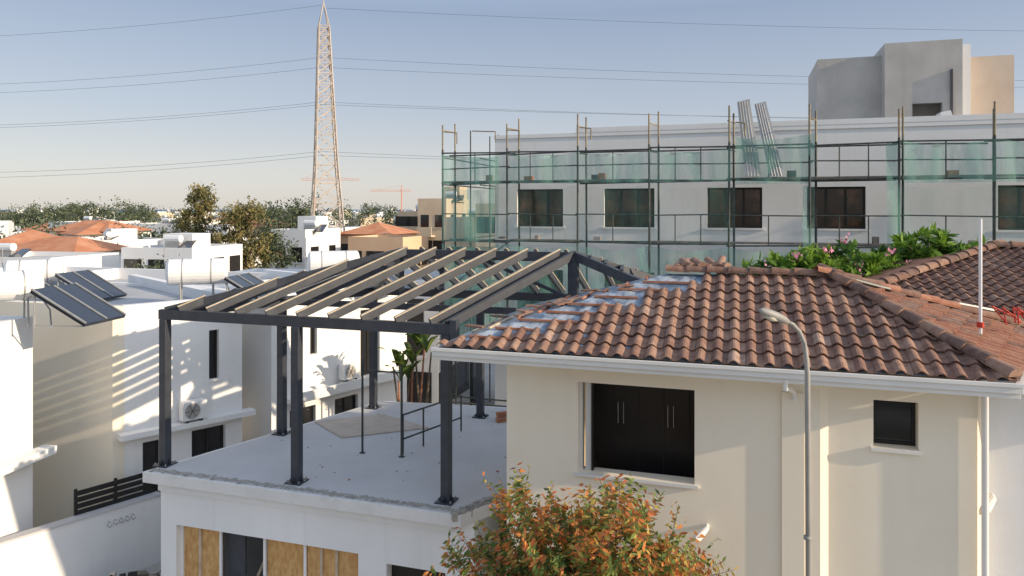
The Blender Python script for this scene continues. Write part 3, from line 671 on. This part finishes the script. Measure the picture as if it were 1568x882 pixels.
def crane(name,px,Y,z,l0,l1):
    mb=MB(); x=px2(px,Y); mb.beam((x,Y,0),(x,Y,z+2.),.8,.8,M_crane)
    for dz in (0,1.1): mb.beam((x-l0,Y,z+dz),(x+l1,Y,z+dz*.9),.2,.2,M_crane)
    n=14
    for k in range(n):
        a=x-l0+(l0+l1)*k/n; b=x-l0+(l0+l1)*(k+1)/n; mb.beam((a,Y,z),((a+b)/2,Y,z+1.1),.12,.12,M_crane); mb.beam(((a+b)/2,Y,z+1.1),(b,Y,z),.12,.12,M_crane)
    mb.beam((x,Y,z+4),(x-l0*.8,Y,z+1),.12,.12,M_crane); mb.beam((x,Y,z+4),(x+l1*.8,Y,z+1),.12,.12,M_crane); mb.beam((x,Y,z),(x,Y,z+4),.5,.5,M_crane); mb.build(name)
crane('tower_crane',482,420,H+16.5,8,26); crane('tower_crane',615,460,H+11,20,6)

# ------------------------------------------------------------------ scaffolded building
FB=Fr(-.66,28.)
sb=empty('white_building_under_construction')
wins=[(.9,2.7),(4.26,6.09),(7.94,9.78),(11.22,13.04),(16.85,18.7)]
ops=[(a,b,7.83,9.25) for a,b in wins]+[(a,b,4.3,6.2) for a,b in wins]+[(a,b,.9,2.6) for a,b in wins]
mb=MB(); mb.wall(FB,0,24,0,.3,0,11.2,ops,M_white); mb.box(FB,0,.3,.3,12,0,11.2,M_white); mb.box(FB,23.7,24,.3,12,0,11.2,M_white); mb.box(FB,.3,23.7,11.7,12,0,11.2,M_white)
mb.box(FB,.3,23.7,.3,11.7,10.9,11.1,M_grey); mb.box(FB,-.04,24.04,-.04,.34,11.2,11.34,M_white); mb.box(FB,3.2,24.04,-.05,.36,11.342,11.52,M_white)
for z in (3.0,6.5): mb.box(FB,.3,23.7,.3,11.7,z,z+.2,M_grey)
mb.box(FB,.3,23.7,4.5,4.6,0,10.9,M_beige)
mb.build('walls',sb)
mb=MB()
for a,b in wins:
    mb.window(FB,a,b,7.83,9.25,.1,3,fw=.075,gm=M_glass2); mb.window(FB,a,b,4.3,6.2,.1,2); mb.window(FB,a,b,.9,2.6,.1,2)
    mb.box(FB,a+.07,b-.07,.095,.15,8.26,8.30,M_frame)
    mb.box(FB,a-.08,b+.08,-.05,.1,7.76,7.828,M_white)
mb.build('windows',sb)
mb=MB()
def roofbox(px0,px1,yt,b,m,dz=0,op=None,dep=4.):
    def aof(px):
        r=(px-784)/1108; ox,oy=FB(0,b,0)[:2]; return (r*oy-ox)/(FB.u[0]-r*FB.u[1])
    a0,a1=aof(px0),aof(px1); Y=FB((a0+a1)/2,b,0).y; zt=H-(yt-320)/1108*Y
    if op: mb.wall(FB,a0,a1,b,b+.25,11.1,zt,[(aof(op[0]),aof(op[1]),11.1,H-(op[2]-320)/1108*Y)],m); mb.box(FB,a0,a1,b+.9,b+dep,11.1,zt,m); mb.box(FB,a0,a0+.25,b+.25,b+.9,11.1,zt,m); mb.box(FB,a1-.25,a1,b+.25,b+.9,11.1,zt,m); mb.box(FB,a0+.25,a1-.25,b+.25,b+.9,zt-.2,zt,m)
    else: mb.box(FB,a0,a1,b,b+dep,11.1,zt,m)
    return a0,a1,zt
roofbox(1252,1362,88,4.2,M_grey); r=roofbox(1355,1474,63,3.5,M_grey,op=(1397,1443,158)); roofbox(1470,1553,86,5.3,mat('peach_render',(.60,.47,.36),.95,(.66,.54,.43),1.,.2,30))
mb.box(FB,r[1],r[1]+.5,4.4,7.4,11.1,r[2]-.02,M_white)  # white box added as the sunlit right side of the grey housing
mb.tube(FB(r[1]-.35,3.44,11.1),FB(r[1]-.35,3.44,r[2]-1.1),.06,M_line,8)
mb.hexa([FB(r[1]-1.1,2.6,11.1),FB(r[1]-.3,2.6,11.1),FB(r[1]-.3,3.3,11.1),FB(r[1]-1.1,3.3,11.1),FB(r[1]-.9,2.6,11.95),FB(r[1]-.6,2.6,12.0),FB(r[1]-.6,3.3,12.0),FB(r[1]-.9,3.3,11.95)],M_white)
mb.build('rooftop_stair_housings',sb)
sc=empty('scaffolding'); mb=MB(); pk=MB()
ts=[-1.46+2.53*i for i in range(11)]
BO,BI=-1.7,-.95
for i,t in enumerate(ts):
    for b,o in ((BO,0),(BI,.22)):
        zt=11.8+R(-.25,.25); m=M_scaf; dx=R(-.05,.05)
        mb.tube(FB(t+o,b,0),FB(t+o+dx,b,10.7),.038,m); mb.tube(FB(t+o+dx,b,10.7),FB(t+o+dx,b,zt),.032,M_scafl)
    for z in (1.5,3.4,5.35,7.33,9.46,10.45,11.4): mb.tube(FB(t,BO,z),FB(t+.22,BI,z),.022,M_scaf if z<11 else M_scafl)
for b in (BO,BI):
    for z in (1.4,3.3,5.3,7.32,8.3,9.45,10.0,10.55):
        if b==BI and z in (8.3,10.0): continue
        for i in range(len(ts)-1): mb.tube(FB(ts[i]-.05,b,z+R(-.04,.04)),FB(ts[i+1]+.05,b,z+R(-.04,.04)),.024 if z in (8.3,10.) else .03,M_scaf)
for i in range(len(ts)-1):
    for zz,h in ((9.45,1.1),(7.32,.98)):
        if random.random()<.85:
            for f in ((.33,.66) if i%2 else (.5,)): mb.tube(FB(ts[i]+2.53*f,BO,zz),FB(ts[i]+2.53*f,BO,zz+h),.02,M_scaf)
    if i in (0,4,7): mb.tube(FB(ts[i],BO,5.4),FB(ts[i+1],BO,7.3),.022,M_scaf)
    for z in (7.32,9.45):
        if random.random()<.8: pk.box(FB,ts[i],ts[i+1]-.02,BO+.08,BI-.05,z+.03,z+.08,M_plank)
for z in (5.3,7.3,9.4,10.4): mb.tube(FB(ts[0],BO,z),FB(ts[0],6,z),.024,M_scaf); mb.tube(FB(ts[0]+1.2,BI,z),FB(ts[0]+1.2,6,z),.024,M_scaf)
for b in (1.2,3.6,6): 
    mb.tube(FB(ts[0],b,0),FB(ts[0],b,11.7),.03,M_scaf); mb.tube(FB(ts[0]+1.2,b,0),FB(ts[0]+1.2,b,11.5),.03,M_scaf)
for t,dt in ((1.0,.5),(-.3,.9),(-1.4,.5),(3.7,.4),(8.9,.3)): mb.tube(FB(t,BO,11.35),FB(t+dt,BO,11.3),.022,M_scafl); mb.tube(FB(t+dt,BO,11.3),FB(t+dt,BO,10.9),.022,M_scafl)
mb.build('tubes',sc)
for k in range(12):
    a=R(0,18); z=random.choice([7.41,9.54]); s=R(.12,.3); pk.box(FB,a,a+s,BO+.2,BO+.5,z,z+R(.08,.22),random.choice([M_plank,M_batten,M_line,M_ply]))
# two long sheets leaning against the top rail
def leaning(a_,w_,z0_,z1_,la,m):
    pk.hexa([FB(a_,BO-.15,z0_),FB(a_+w_,BO-.15,z0_),FB(a_+w_,BO-.11,z0_),FB(a_,BO-.11,z0_),FB(a_-la,BI-.1,z1_),FB(a_-la+w_*.8,BI-.1,z1_+.08),FB(a_-la+w_*.8,BI-.06,z1_+.08),FB(a_-la,BI-.06,z1_)],m)
    for q in range(1,5): pk.beam(FB(a_+w_*q/5,BO-.165,z0_),FB(a_-la+w_*.8*q/5,BI-.115,z1_),.03,.015,M_pipe)
leaning(9.2,.5,9.55,12.1,.25,M_grey); leaning(9.95,.45,9.55,12.0,.45,M_roofc)
pk.build('planks_and_panels',sc)
def net(a0,a1,z0,z1,b=BO-.07,sag=.16,m=None):
    n=max(4,int((a1-a0)*4)); mz=10; k=len(nm.v); i=nm.mi(m or M_net); ph=R(0,6)
    for j in range(mz+1):
        for q in range(n+1):
            a=a0+(a1-a0)*q/n; z=z0+(z1-z0)*j/mz
            bb=b-.07*math.sin(a*3.1+ph)*math.sin(z*1.3+ph)-.05*math.sin(a*7+ph+z)
            if j==mz: z-=sag*abs(math.sin((a-ts[0])/2.53*math.pi))
            nm.v.append(tuple(FB(a,bb,z)))
    for j in range(mz):
        for q in range(n): nm.f.append([k+j*(n+1)+q,k+j*(n+1)+q+1,k+(j+1)*(n+1)+q+1,k+(j+1)*(n+1)+q]); nm.m.append(i)
nm=MB(); net(-1.46,3.6,9.4,10.5); net(3.65,8.8,9.4,10.5); net(-1.46,.55,7.3,9.35); net(-1.46,24,3.3,7.25); net(8.9,11.3,9.3,10.9); net(13.35,13.75,7.3,10.6); net(13.8,24,9.3,10.6)
net(.6,3.6,7.3,9.35,m=M_netl); net(3.65,8.9,7.3,9.35,m=M_netl); net(13.8,24,7.3,9.25,m=M_netl); net(10.95,11.3,7.3,9.3)
nm.build('green_netting',sc,smooth=True)
nm=MB(); net(-1.46,.4,3.3,10.6,b=BI+.2); nm.build('side_netting',sc,smooth=True)

# ------------------------------------------------------------------ plants
def shrub(name,cx,cy,cz,r,flowers=0):
    e=empty(name); K=70; d=rng.normal(size=(K,3)); d[:,2]=np.abs(d[:,2])*.8; d/=np.linalg.norm(d,axis=1)[:,None]
    P=np.array([cx,cy,cz])+d*np.array([r*1.15,r,r*.75])*rng.uniform(.55,1.08,K)[:,None]
    nl=26; C=np.repeat(P,nl,0)+rng.normal(size=(K*nl,3))*.05
    D=rng.normal(size=(K*nl,3)); D[:,2]=D[:,2]*.5+.35
    V=leafarr(C,.26,.085,0.,D); mi=np.repeat(rng.integers(0,3,K),nl)
    mats=L_bush+[M_pink]
    if flowers:
        idx=rng.choice(K,flowers,replace=False); Cf=np.repeat(P[idx]+d[idx]*.15+np.array([0,0,.08]),14,0)+rng.normal(size=(flowers*14,3))*.06
        V=np.concatenate([V,leafarr(Cf,.09,.08)]); mi=np.concatenate([mi,np.full(flowers*14,3)])
    leafobj('leaves',V,mi,mats,e); mb=MB()
    mb.path([(cx,cy,0),(cx+.1,cy,cz*.5),(cx,cy,cz-.3)],[.14,.11,.08],M_bark,8)
    for p in P[::4]: mb.path([(cx,cy,cz-.4),tuple((Vector(p)+Vector((cx,cy,cz-.3)))/2),tuple(p)],[.05,.035,.015],M_bark,5)
    mb.build('stems',e)
shrub('flowering_frangipani_bush',6.9,17.6,6.75,.95,9); shrub('flowering_frangipani_bush',8.1,17.9,6.75,1.0,6); shrub('flowering_frangipani_bush',9.3,18.2,6.65,1.0,10); shrub('frangipani_bush',10.9,18.6,7.1,1.0,0); shrub('frangipani_bush',12.0,19,6.8,1.0,0)
e=empty('banana_palm'); mb=MB(); V=[];mi=[]
for k in range(7):
    x=px2(604+k*8,20.5); y=20.6+R(-.3,.5); zt=R(3.5,4.7); mb.path([(x,y,0),(x+R(-.1,.1),y,zt*.6),(x+R(-.15,.15),y,zt)],[.045,.035,.025],M_batten if k%2 else M_bark,7)
    for j in range(7):
        th=R(0,6.28); l=R(.6,1.25); pts=[]
        for q in range(7):
            t=q/6; pts.append(Vector((x+math.cos(th)*l*t*.5,y+math.sin(th)*l*t*.5,zt+l*(1.15*t-.65*t*t))))
        for q in range(6):
            sd=Vector((-math.sin(th),math.cos(th),0)); w0=.09*math.sin(math.pi*(q+.3)/7); w1=.09*math.sin(math.pi*(q+1.3)/7)
            V+=[pts[q]-sd*w0,pts[q]+sd*w0-Vector((0,0,.02)),pts[q+1]+sd*w1-Vector((0,0,.02)),pts[q+1]-sd*w1]; mi.append(j%3)
mb.build('stems',e); leafobj('fronds',np.array([tuple(v) for v in V]),mi,L_green,e)
# foreground autumn tree
e=empty('autumn_foliage_tree'); cx,cy,cz=1.0,9.0,3.1
K=1600; d=rng.normal(size=(K,3)); d[:,2]=np.where(d[:,2]<-.3,-d[:,2],d[:,2]); d/=np.linalg.norm(d,axis=1)[:,None]
lump=1+.15*np.sin(d[:,0]*5+1)*np.cos(d[:,1]*4+2)+.16*np.sin(d[:,0]*9+d[:,2]*7)
rad=(rng.uniform(0,1,K)**.45)*lump
P=np.array([cx,cy,cz])+d*rad[:,None]*np.array([1.74,1.4,1.62])
nl=16; Ls=[];Ds=[];MI=[]; mb=MB()
for i in range(K):
    o=d[i]+np.array([0,0,.6])+rng.normal(size=3)*.45; o/=np.linalg.norm(o); L=R(.2,.42)*(1.3 if rad[i]>.9 else 1)
    sdv=np.cross(o,rng.normal(size=3)); sdv/=np.linalg.norm(sdv)
    hot=rad[i]*.75+.25*d[i][2]+rng.normal()*.16
    bias=rng.random()
    if hot>.74: pal=[0,0,1,2,4]
    elif hot>.5: pal=[0,2,4,3,1,4,5]
    else: pal=[3,4,5,5]
    if bias<.3: pal=[3,4,4,2]
    if i%2==0:
        a=P[i]; b=a+o*L; mb.path([tuple(a),tuple(b)],[.006,.003],M_bark,3)
    for q in range(nl):
        t=(q+.5)/nl; s=1 if q%2 else -1; Ls.append(P[i]+o*L*t); Ds.append(sdv*s+o*.5+np.array([0,0,-.45])); MI.append(pal[int(rng.integers(0,len(pal)))])
V=leafarr(np.array(Ls),.105,.042,0.,np.array(Ds)); leafobj('leaves',V,MI,L_aut+L_green,e)
mb.path([(cx,cy,0),(cx+.05,cy,1.2),(cx,cy,2.2)],[.13,.10,.085],M_bark,10)
for k in range(60):
    p=P[k*20]; m_=(np.array([cx,cy,2.0])+p)/2+rng.normal(size=3)*.12; mb.path([(cx,cy,2.0),tuple(m_),tuple(p)],[.045,.022,.008],M_bark,5)
mb.build('trunk_and_twigs',e)

# ------------------------------------------------------------------ street lamp
mb=MB()
mb.path([(3.50,8.5,0),(3.50,8.5,1.2)],.055,M_pole,12)
mb.path([(3.50,8.5,1.2),(3.47,8.5,6.55),(3.455,8.49,6.75),(3.42,8.47,6.93),(3.35,8.44,7.07),(3.26,8.41,7.16),(3.16,8.38,7.2)],[.034,.030,.028,.027,.026,.025,.024],M_pole,12)
mb.tube((3.47,8.5,4.62),(3.47,8.5,4.66),.042,M_pole,12)
hd=[(3.20,8.39,7.19),(3.14,8.37,7.22),(3.05,8.34,7.26),(2.95,8.30,7.30),(2.86,8.27,7.335),(2.82,8.255,7.35)]
mb.path(hd,[.03,.045,.052,.050,.038,.012],M_pole,14)
mb.path([(3.06,8.34,7.225),(2.98,8.31,7.25),(2.90,8.285,7.28)],[.025,.042,.025],M_lens,10)
mb.build('street_lamp',smooth=True)
